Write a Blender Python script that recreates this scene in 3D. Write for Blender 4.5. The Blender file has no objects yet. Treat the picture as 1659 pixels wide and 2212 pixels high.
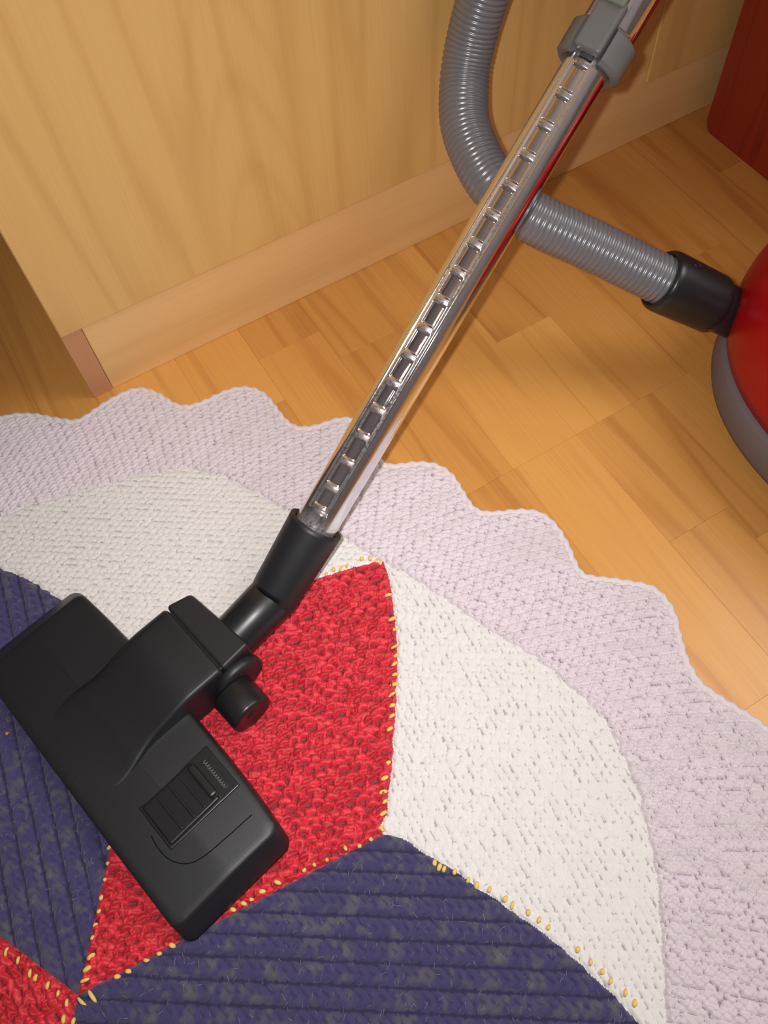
import bpy, bmesh, math, random
import numpy as np
from mathutils import Vector, Matrix, Quaternion

random.seed(7)
rng = np.random.default_rng(7)
scene = bpy.context.scene
COL = scene.collection

# ------------------------------------------------------------------ camera
CAM = Vector((0.0, 0.0, 0.70))
RIGHT = Vector((0.85805, -0.51114, -0.04998))
DOWN = Vector((-0.46912, -0.74045, -0.48131))
FWD = Vector((0.20901, 0.43644, -0.87512))
cd = bpy.data.cameras.new('camera')
cam = bpy.data.objects.new('camera', cd)
COL.objects.link(cam)
m = Matrix((RIGHT, -DOWN, -FWD)).transposed().to_4x4()
m.translation = CAM
cam.matrix_world = m
cd.sensor_fit = 'VERTICAL'
cd.sensor_height = 24.0
cd.lens = 1877.07 / 2212.0 * 24.0
cd.clip_start = 0.01
scene.camera = cam

# ------------------------------------------------------------------ world, lights, exposure
world = bpy.data.worlds.new('room_air')
scene.world = world
world.use_nodes = True
world.node_tree.nodes['Background'].inputs[0].default_value = (1.0, 0.92, 0.82, 1)
world.node_tree.nodes['Background'].inputs[1].default_value = 0.01


def area(name, loc, target, size, power, col):
    l = bpy.data.lights.new(name, 'AREA')
    l.shape = 'DISK'
    l.size = size
    l.energy = power
    l.color = col
    o = bpy.data.objects.new(name, l)
    COL.objects.link(o)
    o.location = loc
    o.rotation_euler = (Vector(target) - Vector(loc)).to_track_quat('-Z', 'Y').to_euler()
    return o


lamp = bpy.data.lights.new('ceiling_lamp_light', 'POINT')
lamp.shadow_soft_size = 0.58
lamp.energy = 62.0
lamp.color = (1.0, 0.965, 0.925)
lo_ = bpy.data.objects.new('ceiling_lamp_light', lamp)
COL.objects.link(lo_)
lo_.location = (1.45, -0.15, 2.0)
flash = area('phone_flash', CAM - RIGHT * 0.024 - DOWN * 0.012, CAM + FWD, 0.012, 2.05, (1.0, 0.99, 0.99))
flash.data.spread = math.radians(125)

scene.view_settings.view_transform = 'Standard'
scene.view_settings.look = 'None'
scene.view_settings.exposure = 0.0
scene.view_settings.gamma = 1.0
scene.view_settings.use_curve_mapping = False


# ------------------------------------------------------------------ helpers
def put(o, parent=None):
    COL.objects.link(o)
    if parent is not None:
        o.parent = parent
    return o


def mesh_obj(name, verts, faces, mat, parent=None, smooth=False):
    me = bpy.data.meshes.new(name)
    me.from_pydata([tuple(map(float, v)) for v in verts], [], faces)
    me.materials.append(mat)
    if smooth:
        me.polygons.foreach_set('use_smooth', [True] * len(me.polygons))
    me.update()
    return put(bpy.data.objects.new(name, me), parent)


def bm_obj(name, bm, mat, parent=None, smooth=False):
    me = bpy.data.meshes.new(name)
    bmesh.ops.recalc_face_normals(bm, faces=bm.faces)
    bm.to_mesh(me)
    bm.free()
    me.materials.append(mat)
    if smooth:
        me.polygons.foreach_set('use_smooth', [True] * len(me.polygons))
    return put(bpy.data.objects.new(name, me), parent)


def box_bm(lo, hi, bev=0.0, seg=2, bm=None):
    bm = bm or bmesh.new()
    r = bmesh.ops.create_cube(bm, size=1.0)
    vs = r['verts']
    for v in vs:
        v.co = Vector([(lo[i] + hi[i]) / 2 + v.co[i] * (hi[i] - lo[i]) for i in range(3)])
    if bev > 0:
        es = list({e for v in vs for e in v.link_edges})
        bmesh.ops.bevel(bm, geom=es, offset=bev, segments=seg, affect='EDGES', profile=0.5)
    return bm


def box(name, lo, hi, mat, parent=None, bev=0.0, seg=2):
    return bm_obj(name, box_bm(lo, hi, bev, seg), mat, parent)


def quad_np(name, V, F, mat, parent=None, attrs=None, smooth=True):
    """fast mesh from numpy arrays of vertices (n,3) and quads (m,4)"""
    me = bpy.data.meshes.new(name)
    me.vertices.add(len(V))
    me.vertices.foreach_set('co', np.ascontiguousarray(V, dtype=np.float32).ravel())
    me.loops.add(len(F) * 4)
    me.loops.foreach_set('vertex_index', np.ascontiguousarray(F, dtype=np.int32).ravel())
    me.polygons.add(len(F))
    me.polygons.foreach_set('loop_start', np.arange(0, len(F) * 4, 4, dtype=np.int32))
    me.polygons.foreach_set('loop_total', np.full(len(F), 4, dtype=np.int32))
    me.polygons.foreach_set('use_smooth', np.full(len(F), smooth, dtype=bool))
    for k, a in (attrs or {}).items():
        at = me.attributes.new(k, 'FLOAT', 'POINT')
        at.data.foreach_set('value', np.ascontiguousarray(a, dtype=np.float32))
    me.materials.append(mat)
    me.update(calc_edges=True)
    me.validate()
    return put(bpy.data.objects.new(name, me), parent)


def tag(o, label=None, cat=None, kind=None, group=None):
    if label:
        o['label'] = label
    if cat:
        o['category'] = cat
    if kind:
        o['kind'] = kind
    if group:
        o['group'] = group
    return o


def loft(rings, cap0=True, cap1=True, close=True):
    """rings: list of (n,3) arrays -> verts, faces"""
    n = len(rings[0])
    V = np.concatenate(rings)
    F = []
    for k in range(len(rings) - 1):
        a, b = k * n, (k + 1) * n
        for i in range(n if close else n - 1):
            j = (i + 1) % n
            F.append((a + i, a + j, b + j, b + i))
    if cap0:
        F.append(tuple(range(n - 1, -1, -1)))
    if cap1:
        s = (len(rings) - 1) * n
        F.append(tuple(range(s, s + n)))
    return V, F


def frames(P):
    """parallel transport frames along a polyline"""
    P = np.asarray(P, float)
    T = np.gradient(P, axis=0)
    T /= np.linalg.norm(T, axis=1)[:, None]
    u = np.cross(T[0], [0.0, 0.0, 1.0])
    if np.linalg.norm(u) < 1e-3:
        u = np.array([1.0, 0, 0])
    u /= np.linalg.norm(u)
    U = []
    for t in T:
        u = u - t * (u @ t)
        u /= np.linalg.norm(u)
        U.append(u.copy())
    U = np.array(U)
    return P, T, U, np.cross(T, U)


def sweep(P, radius, n=32):
    P, T, U, W = frames(P)
    a = np.linspace(0, 2 * np.pi, n, endpoint=False)
    r = np.broadcast_to(np.asarray(radius, float), (len(P),))
    ring = (U[:, None, :] * np.cos(a)[None, :, None] + W[:, None, :] * np.sin(a)[None, :, None]) * r[:, None, None]
    return [P[k] + ring[k] for k in range(len(P))]


def sweep_obj(name, P, radius, mat, parent=None, n=32, caps=True):
    V, F = loft(sweep(P, radius, n), caps, caps)
    return mesh_obj(name, V, F, mat, parent, smooth=True)


def smooth_caps(o):
    me = o.data
    for p in me.polygons:
        if len(p.vertices) > 4:
            p.use_smooth = False
    return o


def catmull(P, step):
    P = np.asarray(P, float)
    Q = np.vstack([2 * P[0] - P[1], P, 2 * P[-1] - P[-2]])
    out = []
    for i in range(1, len(Q) - 2):
        t = np.linspace(0, 1, 60, endpoint=False)[:, None]
        a, b, c, d = Q[i - 1], Q[i], Q[i + 1], Q[i + 2]
        out.append(0.5 * (2 * b + (c - a) * t + (2 * a - 5 * b + 4 * c - d) * t ** 2 + (3 * b - a - 3 * c + d) * t ** 3))
    out = np.vstack(out + [Q[-2][None]])
    s = np.concatenate([[0], np.cumsum(np.linalg.norm(np.diff(out, axis=0), axis=1))])
    k = max(2, int(round(s[-1] / step)))
    ss = np.linspace(0, s[-1], k + 1)
    return np.stack([np.interp(ss, s, out[:, i]) for i in range(3)], 1), ss


def rrect(hx, hy, r, n=10):
    """rounded rectangle outline about the origin"""
    r = max(1e-5, min(r, hx - 1e-5, hy - 1e-5))
    pts = []
    for sx, sy, a0 in ((1, 1, 0), (-1, 1, 90), (-1, -1, 180), (1, -1, 270)):
        for k in range(n + 1):
            a = math.radians(a0 + 90 * k / n)
            pts.append((sx * (hx - r) + r * math.cos(a), sy * (hy - r) + r * math.sin(a)))
    return np.array(pts)


# ------------------------------------------------------------------ materials
class N:
    def __init__(self, name):
        self.mat = bpy.data.materials.new(name)
        self.mat.use_nodes = True
        self.t = self.mat.node_tree
        self.b = self.t.nodes['Principled BSDF']

    def new(self, typ, **kw):
        n = self.t.nodes.new(typ)
        for k, v in kw.items():
            setattr(n, k, v)
        return n

    def link(self, a, b):
        self.t.links.new(a, b)

    def val(self, sock, v):
        if hasattr(v, 'is_output') or hasattr(v, 'links'):
            self.link(v, sock)
        else:
            sock.default_value = v

    def math(self, op, a, b=0.0, c=0.0, clamp=False):
        n = self.new('ShaderNodeMath', operation=op, use_clamp=clamp)
        for i, v in enumerate((a, b, c)):
            self.val(n.inputs[i], v)
        return n.outputs[0]

    def mix(self, f, a, b, mode='MIX'):
        n = self.new('ShaderNodeMix', data_type='RGBA', blend_type=mode)
        self.val(n.inputs[0], f)
        self.val(n.inputs[6], a if not isinstance(a, tuple) else (*a, 1))
        self.val(n.inputs[7], b if not isinstance(b, tuple) else (*b, 1))
        return n.outputs[2]

    def noise(self, vec, scale, detail=2.0, rough=0.5, dist=0.0):
        n = self.new('ShaderNodeTexNoise')
        self.link(vec, n.inputs['Vector'])
        n.inputs['Scale'].default_value = scale
        n.inputs['Detail'].default_value = detail
        n.inputs['Roughness'].default_value = rough
        n.inputs['Distortion'].default_value = dist
        return n.outputs['Fac']

    def coords(self, scale=(1, 1, 1), loc=(0, 0, 0), rot=(0, 0, 0)):
        tc = self.new('ShaderNodeTexCoord')
        mp = self.new('ShaderNodeMapping')
        mp.inputs['Scale'].default_value = scale
        mp.inputs['Location'].default_value = loc
        mp.inputs['Rotation'].default_value = rot
        self.link(tc.outputs['Object'], mp.inputs['Vector'])
        return mp.outputs['Vector']

    def ramp(self, f, lo, hi):
        n = self.new('ShaderNodeMapRange')
        n.interpolation_type = 'SMOOTHSTEP'
        self.val(n.inputs['Value'], f)
        n.inputs['From Min'].default_value = lo
        n.inputs['From Max'].default_value = hi
        return n.outputs['Result']

    def bump(self, h, strength, dist):
        n = self.new('ShaderNodeBump')
        n.inputs['Strength'].default_value = strength
        n.inputs['Distance'].default_value = dist
        self.link(h, n.inputs['Height'])
        self.link(n.outputs['Normal'], self.b.inputs['Normal'])

    def set(self, **kw):
        for k, v in kw.items():
            s = self.b.inputs[k.replace('_', ' ')]
            if isinstance(v, tuple) and len(v) == 3:
                v = (*v, 1)
            self.val(s, v)
        return self


def plain(name, col, rough=0.5, metal=0.0, spec=0.5, grain=0.0, gscale=900.0):
    n = N(name)
    v = n.coords()
    f = n.noise(v, gscale, 2)
    n.set(Base_Color=n.mix(f, tuple(c * 0.92 for c in col), tuple(min(1, c * 1.08) for c in col)), Roughness=rough, Metallic=metal)
    n.b.inputs['Specular IOR Level'].default_value = spec
    if grain:
        n.bump(f, grain, 0.0004)
    return n.mat


def wood(name, light, dark, along, rough, ring=9.0, cross=16.0, lng=1.3, line=0.55, per_piece=False, tone=False, spec=0.5, arch=None):
    """veneer: grain runs along axis 'along' (0,1,2) in object space"""
    n = N(name)
    sc = [cross] * 3
    sc[along] = lng
    vec = n.coords(tuple(sc))
    if per_piece:
        oi = n.new('ShaderNodeObjectInfo')
        off = n.new('ShaderNodeVectorMath', operation='SCALE')
        off.inputs[0].default_value = (37.0, 91.0, 13.0)
        n.link(oi.outputs['Random'], off.inputs['Scale'])
        ad = n.new('ShaderNodeVectorMath', operation='ADD')
        n.link(vec, ad.inputs[0])
        n.link(off.outputs[0], ad.inputs[1])
        vec = ad.outputs[0]
    a = n.noise(vec, 1.0, 2.0, 0.45, 0.25)
    s = n.math('MULTIPLY_ADD', n.math('SINE', n.math('MULTIPLY', a, ring * 6.283)), 0.5, 0.5)
    thin = n.math('POWER', s, 5.0)
    sc2 = [420.0] * 3
    sc2[along] = 9.0
    fib = n.noise(n.coords(tuple(sc2)), 1.0, 2.0, 0.6)
    broad = n.noise(vec, 0.35, 1.0)
    f = n.math('ADD', n.math('MULTIPLY', thin, line), n.math('MULTIPLY', n.math('SUBTRACT', fib, 0.5), 0.4))
    f = n.math('ADD', f, n.math('MULTIPLY', n.math('SUBTRACT', broad, 0.45), 0.9))
    if tone:
        at = n.new('ShaderNodeAttribute', attribute_type='OBJECT', attribute_name='tone')
        f = n.math('ADD', f, at.outputs['Fac'])
    if arch:                                             # one crown-cut heart with nested arches
        x0, half, k, step = arch
        sp = n.new('ShaderNodeSeparateXYZ')
        n.link(n.coords(), sp.inputs[0])
        wob = n.math('MULTIPLY', n.math('SUBTRACT', a, 0.5), 0.10)
        dx = n.math('ADD', n.math('SUBTRACT', sp.outputs[0], x0), n.math('MULTIPLY', wob, 0.25))
        p = n.math('ADD', n.math('ADD', sp.outputs[2], n.math('MULTIPLY', n.math('MULTIPLY', dx, dx), k)), wob)
        q = n.math('POWER', n.math('MULTIPLY_ADD', n.math('SINE', n.math('MULTIPLY', p, 6.283 / step)), 0.5, 0.5), 4.0)
        msk = n.ramp(n.math('ABSOLUTE', dx), half, half * 0.45)
        f = n.math('ADD', f, n.math('MULTIPLY', n.math('MULTIPLY', q, msk), 0.17))
    f = n.math('ADD', f, 0.05, clamp=True)
    n.set(Base_Color=n.mix(f, light, dark), Roughness=rough)
    n.b.inputs['Specular IOR Level'].default_value = spec
    return n.mat


def wool(name, c0, c1, contrast=0.5, rough=0.85, sheen=0.25, spec=0.2, crevice_shade=None):
    """yarn: the per-vertex 'yarn' value picks between two dyed plies, below zero painted crevice shade; fine fibres add grain"""
    n = N(name)
    at = n.new('ShaderNodeAttribute', attribute_type='GEOMETRY', attribute_name='yarn')
    v = n.coords()
    f = n.math('ADD', at.outputs['Fac'], n.math('MULTIPLY', n.math('SUBTRACT', n.noise(v, 900.0, 3, 0.7), 0.5), contrast), clamp=True)
    col = n.mix(f, c0, c1)
    if crevice_shade:                                         # darker colour paints shade into crevices between strands (yarn < 0)
        col = n.mix(n.math('MULTIPLY', at.outputs['Fac'], -1.0, clamp=True), col, crevice_shade)
    n.set(Base_Color=col, Roughness=rough)
    n.b.inputs['Specular IOR Level'].default_value = spec
    n.b.inputs['Sheen Weight'].default_value = sheen
    n.b.inputs['Sheen Roughness'].default_value = 0.5
    n.bump(n.noise(v, 1600.0, 3, 0.7), 0.5, 0.0006)
    return n.mat


M_FLOOR = wood('laminate_planks', (0.72, 0.352, 0.088), (0.36, 0.115, 0.018), 1, 0.33, ring=5.0, cross=20.0, lng=1.2, line=0.25, per_piece=True, tone=True)
M_DOOR = wood('beech_veneer_upright', (0.78, 0.48, 0.163), (0.55, 0.285, 0.075), 2, 0.42, ring=7.0, cross=9.0, lng=0.70, line=0.30, arch=(0.205, 0.060, 55.0, 0.085))
M_PLINTH = wood('beech_veneer_level', (0.86, 0.53, 0.22), (0.64, 0.35, 0.12), 0, 0.42, ring=3.0, cross=14.0, lng=0.9, line=0.22)
M_EDGE = plain('pink_beech_edge', (0.58, 0.27, 0.125), 0.5)
M_RED = wood('mahogany_veneer', (0.30, 0.030, 0.010), (0.16, 0.012, 0.005), 2, 0.38, ring=5.0, cross=26.0, lng=1.2, line=0.4)
M_WALL = plain('painted_plaster', (0.34, 0.33, 0.35), 0.9, grain=0.1, gscale=200)
M_CEIL = plain('ceiling_paint', (0.78, 0.78, 0.80), 0.9)
M_BLACK = plain('matt_black_plastic', (0.0125, 0.0130, 0.0150), 0.46, spec=0.5, grain=0.12, gscale=1500)
M_BLACK2 = plain('satin_black_plastic', (0.012, 0.012, 0.013), 0.34, spec=0.5)
M_GREY = plain('grey_plastic', (0.15, 0.15, 0.145), 0.42, spec=0.4)
M_GREEN = plain('grey_green_plastic', (0.17, 0.19, 0.155), 0.5, spec=0.4)
M_HOSE = plain('silver_grey_hose_plastic', (0.205, 0.205, 0.22), 0.27, metal=0.25, spec=0.6)
M_HOOD = plain('glossy_red_plastic', (0.38, 0.004, 0.007), 0.32, spec=0.32)
M_BUMP = plain('dull_grey_rubber', (0.165, 0.140, 0.145), 0.6, spec=0.3)
M_YELLOW = plain('yellow_yarn', (0.82, 0.57, 0.16), 0.85, spec=0.2)

n = N('worn_chrome')
streak = n.noise(n.coords((1300.0, 22.0, 1300.0)), 1.0, 3, 0.65)
patch = n.noise(n.coords((60.0, 16.0, 60.0)), 1.0, 2, 0.5)
at = n.new('ShaderNodeAttribute', attribute_type='GEOMETRY', attribute_name='grime')
speck = n.noise(n.coords(), 420.0, 3, 0.7)
gr_ = n.math('MULTIPLY', at.outputs['Fac'], n.ramp(speck, 0.30, 0.62), clamp=True)
wear = n.math('MULTIPLY', n.ramp(streak, 0.50, 0.75), n.ramp(patch, 0.35, 0.65))
n.set(Base_Color=n.mix(gr_, (0.85, 0.85, 0.88), (0.27, 0.20, 0.16)), Metallic=n.math('SUBTRACT', 1.0, n.math('MULTIPLY', gr_, 0.5)),
      Roughness=n.math('ADD', n.math('MULTIPLY_ADD', wear, 0.16, 0.05), n.math('MULTIPLY', gr_, 0.4)))
n.bump(n.math('MULTIPLY', streak, n.ramp(patch, 0.25, 0.7)), 0.22, 0.0003)
M_CHROME = n.mat

M_WHITE = wool('white_yarn', (0.80, 0.775, 0.75), (0.72, 0.695, 0.67), 0.25, crevice_shade=(0.40, 0.38, 0.37))
M_LILAC = wool('lilac_grey_yarn', (0.755, 0.665, 0.710), (0.675, 0.610, 0.625), 0.40, crevice_shade=(0.30, 0.255, 0.275))
M_REDW = wool('red_acrylic_yarn', (0.80, 0.030, 0.055), (0.44, 0.004, 0.012), 0.5, rough=0.42, sheen=0.10, spec=0.55, crevice_shade=(0.20, 0.003, 0.008))
M_NAVY = wool('navy_mohair_yarn', (0.056, 0.048, 0.138), (0.118, 0.116, 0.125), 0.9, sheen=0.25, rough=0.9, crevice_shade=(0.034, 0.029, 0.080))

# ------------------------------------------------------------------ setting: room shell
X0, X1, Y0, Y1, ZC = -1.55, 1.95, -2.1, 1.225, 2.5
floor = tag(box('floor', (X0, Y0, -0.05), (X1, Y1, -0.006), M_FLOOR), 'honey brown wood laminate floor of short staggered strips', kind='structure')
floor['tone'] = 0.2
tag(box('wall_back', (X0, Y1, -0.05), (X1, Y1 + 0.1, ZC), M_WALL), kind='structure')
tag(box('wall_front', (X0, Y0 - 0.1, -0.05), (X1, Y0, ZC), M_WALL), kind='structure')
tag(box('wall_left', (X0 - 0.1, Y0, -0.05), (X0, Y1, ZC), M_WALL), kind='structure')
tag(box('wall_right', (X1, Y0, -0.05), (X1 + 0.1, Y1, ZC), M_WALL), kind='structure')
tag(box('ceiling', (X0, Y0, ZC), (X1, Y1, ZC + 0.1), M_CEIL), kind='structure')

# laminate strips: every strip its own object, known end joints from the photograph
xe = [0.0038, 0.0763, 0.149, 0.2208, 0.2935, 0.366, 0.4315, 0.502, 0.5735, 0.645, 0.7165]
while xe[0] > X0 + 0.08:
    xe.insert(0, xe[0] - 0.0717)
while xe[-1] < X1 - 0.08:
    xe.append(xe[-1] + 0.0717)
xe[0], xe[-1] = X0, X1
known = {-0.0679: [(0.42, 0.08)], -0.1396: [(0.50, 0.05)], -0.2113: [(0.46, 0.10)], 0.149: [(0.571, 0.22)], 0.2208: [(0.527, 0.14), (0.3233, 0.06)], 0.2935: [(0.3233, 0.04)], 0.366: [(0.457, -0.26), (0.3233, 0.14), (0.187, 0.02)],
         0.4315: [(0.3233, 0.20), (0.15, 0.10)], 0.502: [(0.41, 0.26)]}
far_tone = {0.366: 0.30, 0.4315: 0.24, 0.502: 0.28, 0.149: 0.06, 0.2208: -0.04, 0.2935: 0.10}
k = 0
for a, b in zip(xe[:-1], xe[1:]):
    kk = [v for key, v in known.items() if abs(key - a) < 1e-3]
    tones = {}
    if kk:
        js = sorted([j for j, _ in kk[0]])
        tones = {round(j, 4): t for j, t in kk[0]}
    else:
        js = []
    inview = -0.35 < a < 1.0
    if inview:
        y = (js[-1] if js else random.uniform(0.35, 0.6)) + random.uniform(0.28, 0.42)
        while y < 0.95 and a > 0.0:
            js.append(y)
            y += random.uniform(0.28, 0.42)
        y = (js[0] if js else 0.4) - random.uniform(0.25, 0.4)
        while y > -0.3:
            js.insert(0, y)
            y -= random.uniform(0.25, 0.4)
    else:
        js = [random.uniform(-0.5, 0.3)]
    js = [Y0] + sorted(js) + [Y1]
    for y0, y1 in zip(js[:-1], js[1:]):
        g = 0.00005
        o = bm_obj('plank', box_bm((a + g, y0 + g, -0.006), (b - g, y1 - g, 0.0), 0.00012, 1), M_FLOOR, floor)
        # a strip's tone is keyed by the joint at its far end
        ft = [v for key, v in far_tone.items() if abs(key - a) < 1e-3]
        o['tone'] = tones.get(round(y1, 4), ft[0] if ft and y0 > 0.3 else random.choice([-0.06, 0.0, 0.05, 0.09, 0.13, 0.18]) + (0.24 if a > 0.55 and y1 > 0.35 else 0.06 if a < 0.0 else 0.0))
        k += 1

# ------------------------------------------------------------------ wardrobe
ward = put(bpy.data.objects.new('wardrobe', None))
ward.location = (0.65, 0.9, 0.0)
tag(ward, 'light beech veneer wardrobe with flat doors standing on a low plinth', 'wardrobe')


def rel(o, parent):
    o.parent = parent
    o.matrix_parent_inverse = Matrix.Translation(-Vector(parent.location))
    return o


def wbox(name, lo, hi, mat, bev=0.0008):
    return rel(box(name, lo, hi, mat, None, bev, 1), ward)


tag(wbox('side_panel', (-0.0132, 0.6202, 0.0), (0.0070, 1.20, 0.0925), M_DOOR), 'foot of the side panel with pinkish front edge showing beside the plinth')
wbox('edge_band', (-0.0130, 0.6195, 0.0005), (0.0068, 0.6203, 0.0920), M_EDGE, 0.0002)
wbox('side_panel', (-0.0132, 0.6345, 0.0930), (0.0070, 1.20, 2.0), M_DOOR)
wbox('plinth', (0.0074, 0.6206, 0.0), (1.30, 0.637, 0.0935), M_PLINTH)
wbox('bottom_board', (0.0074, 0.6375, 0.0740), (1.30, 1.19, 0.0935), M_DOOR)
tag(wbox('door', (-0.0131, 0.6162, 0.0945), (0.6655, 0.6342, 1.98), M_DOOR, 0.0012), 'wide door to the left with arched grain')
tag(wbox('door', (0.6660, 0.6162, 0.0780), (1.30, 0.6202, 1.98), M_DOOR, 0.0012), 'door behind the red cabinet in shadow')
wbox('side_panel', (1.301, 0.6202, 0.0), (1.321, 1.20, 2.0), M_DOOR)
wbox('top_board', (-0.0132, 0.603, 2.0005), (1.321, 1.20, 2.02), M_DOOR)
wbox('back_board', (0.008, 1.191, 0.13), (1.30, 1.199, 1.999), M_DOOR)

# ------------------------------------------------------------------ red cabinet
redc = put(bpy.data.objects.new('red_cabinet', None))
redc.location = (0.95, 0.49, 0.0)
tag(redc, 'mahogany red wooden cabinet with rounded lower corner, its unseen upper part raised to block light, in front of the wardrobe', 'cabinet')


def side_board(x0, x1, y0, y1, z1, r):
    pts = []
    for cyy, s in ((y1 - r, 1), (y0 + r, -1)):
        for k in range(9):
            a = math.radians(90 * k / 8)
            pts.append((cyy + s * r * (math.cos(a) if s == 1 else math.sin(a)), r - r * (math.sin(a) if s == 1 else math.cos(a))))
    pts += [(y0, z1), (y1, z1)]
    A = [np.array([(x0, y, z) for y, z in pts]), np.array([(x1, y, z) for y, z in pts])]
    return loft(A)


V, F = side_board(0.7520, 0.7700, 0.322, 0.5905, 1.595, 0.014)  # unseen height and front depth extended to block lamp and ceiling bounce
o = rel(mesh_obj('side_panel', V, F, M_RED), redc)
V, F = side_board(1.13, 1.148, 0.322, 0.5905, 1.595, 0.014)
o = rel(mesh_obj('side_panel', V, F, M_RED), redc)
rel(box('top_board', (0.747, 0.316, 1.5955), (1.153, 0.5955, 1.615), M_RED, None, 0.002), redc)
rel(box('bottom_board', (0.7705, 0.326, 0.05), (1.1295, 0.586, 0.068), M_RED, None, 0.001), redc)
rel(box('back_board', (0.7705, 0.578, 0.069), (1.1295, 0.586, 1.594), M_RED, None, 0.001), redc)
fr = rel(box('drawer_front', (0.772, 0.322, 1.32), (1.128, 0.338, 1.592), M_RED, None, 0.002), redc)
fr2 = rel(box('door', (0.772, 0.322, 0.07), (1.128, 0.338, 1.316), M_RED, None, 0.002), redc)

# ------------------------------------------------------------------ rug (knitted, round, scalloped)
RC = np.array([-0.2187, 0.1264])
RZ = 0.0045
seams = np.radians([-64.6, -4.6, 54.5, 119.0, 178.0, 236.0, 295.4])
EDGE_D = np.array([0, 2.9, 6.0, 9.6, 13.4, 17.3, 20.6, 25.2, 28.5, 30.0])
EDGE_R = np.array([0.4015, 0.383, 0.362, 0.340, 0.316, 0.295, 0.281, 0.262, 0.252, 0.243])
IN_T = np.array([-33.1, -30.8, -26.9, -22.8, -18.7, -15.7, -12.6, -8.3, -4.1, -0.8, 2.1, 6.3, 10.4, 15.5, 21.4, 26.0, 33, 40.9, 45.2, 50.6, 55.4, 61.2, 67.0, 72.9, 78.9])
IN_R = np.array([.4101, .4124, .4162, .4206, .4273, .4310, .4343, .4377, .4385, .4310, .4270, .4183, .4089, .4030, .4018, .3995, .4035, .4105, .4203, .4339, .4397, .4332, .4238, .4205, .4157])
OUT = [(77.5, .5290), (76.0, .5294), (73.8, .5228), (71.5, .5114), (69.2, .5032), (67.9, .5088), (65.9, .5217), (63.9, .5319), (62.4, .5357), (60.9, .5305), (59.5, .5218), (58.3, .5124), (56.7, .5100), (55.0, .5160), (53.2, .5283), (51.8, .5356), (50.3, .5377), (48.6, .5323), (47.2, .5201), (45.8, .5073), (44.3, .4990), (42.8, .5004), (41.4, .5071), (40.2, .5171), (38.9, .5237), (37.6, .5230), (36.2, .5120), (34.6, .4950), (32.9, .4874), (31.6, .4898), (30.4, .4983), (28.7, .5073), (27.2, .5102), (25.7, .5079), (23.8, .4982), (22.0, .4896), (20.7, .4887), (19.3, .4968), (18.0, .5096), (16.6, .5204), (15.2, .5242), (13.5, .5215), (11.7, .5150), (9.8, .5061), (8.5, .5026), (7.9, .5056), (6.3, .5197), (4.7, .5329), (3.5, .5432), (1.8, .5441), (0.4, .5406), (-1.3, .5320), (-3.6, .5233), (-5.9, .5217), (-7.9, .5308), (-9.7, .5413), (-11.5, .5512)]
th_o = [t for t, _ in OUT][::-1]
r_o = [r for _, r in OUT][::-1]
t = th_o[-1] + 1.0
while t < 360 + th_o[0] - 0.8:
    th_o.append(t)
    r_o.append(0.526 + 0.016 * math.cos((t - 77.0) * 2 * math.pi / 13.55) + (0.011 if t > 335 else 0))
    t += 1.0
TH_O = np.radians(np.array(th_o))
R_O = np.array(r_o)


def out_r(th):
    return np.interp(th, TH_O, R_O, period=2 * np.pi)


def in_r(th):
    d = np.degrees((th + np.pi) % (2 * np.pi) - np.pi)
    r = np.interp(d, IN_T, IN_R)
    far = (d < -33.1) | (d > 78.9)
    return np.where(far, 0.418 + 0.016 * np.cos(np.radians((d + 4) * 6.0)) * 0, r)


def h2(i, j, s):
    x = np.sin(i * 127.1 + j * 311.7 + s * 74.7) * 43758.5453
    return x - np.floor(x)


def knit(u, v, w, h, strands, shift=0.5, jit=0.12, mirror=False, var=0.3):
    """height (0..1) of a field of yarn strands: every cell of w x h holds bent ellipsoid strands"""
    H = np.zeros_like(u)
    tone = np.zeros_like(u)
    J = np.floor(v / h)
    for dj in (-1, 0, 1):
        j = J + dj
        odd = np.mod(j, 2)
        uu = u - odd * shift * w
        I = np.floor(uu / w)
        for di in (-1, 0, 1):
            i = I + di
            for k, (cu, cv, ang, hl, hw, hh, curv) in enumerate(strands):
                a1, a2, a3 = h2(i, j, k + 1), h2(i, j, k + 11), h2(i, j, k + 23)
                pu = uu - (i + 0.5 + cu + (a1 - 0.5) * 2 * jit) * w
                pv = v - (j + 0.5 + cv + (a2 - 0.5) * 2 * jit) * h
                aa = ang + (a3 - 0.5) * 2 * jit
                c, s = np.cos(aa), np.sin(aa)
                x = pu * c + pv * s
                y = -pu * s + pv * c
                sg = np.where(odd > 0.5, -1.0, 1.0) if mirror else 1.0
                xn = x / (hl * w)
                y = y - sg * curv * h * (0.4 - xn * xn)
                q = 1.0 - xn * xn - (y / (hw * h)) ** 2
                z = hh * (1.0 - var / 2 + var * a2) * np.sqrt(np.clip(q, 0, 1))
                up = z > H
                H = np.where(up, z, H)
                tone = np.where(up, a3, tone)
    return H, tone


def vnoise(x, y, s):
    x, y = x / s, y / s
    i, j = np.floor(x), np.floor(y)
    fx, fy = x - i, y - j
    fx, fy = fx * fx * (3 - 2 * fx), fy * fy * (3 - 2 * fy)
    a, b, c, d = h2(i, j, 5), h2(i + 1, j, 5), h2(i, j + 1, 5), h2(i + 1, j + 1, 5)
    return (a * (1 - fx) + b * fx) * (1 - fy) + (c * (1 - fx) + d * fx) * fy


def axis_lines(lo, hi, f0, f1, fine, coarse):
    a = np.arange(lo, f0, coarse)
    b = np.arange(f0, f1, fine)
    c = np.arange(f1, hi + coarse, coarse)
    return np.concatenate([a, b, c])


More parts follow.
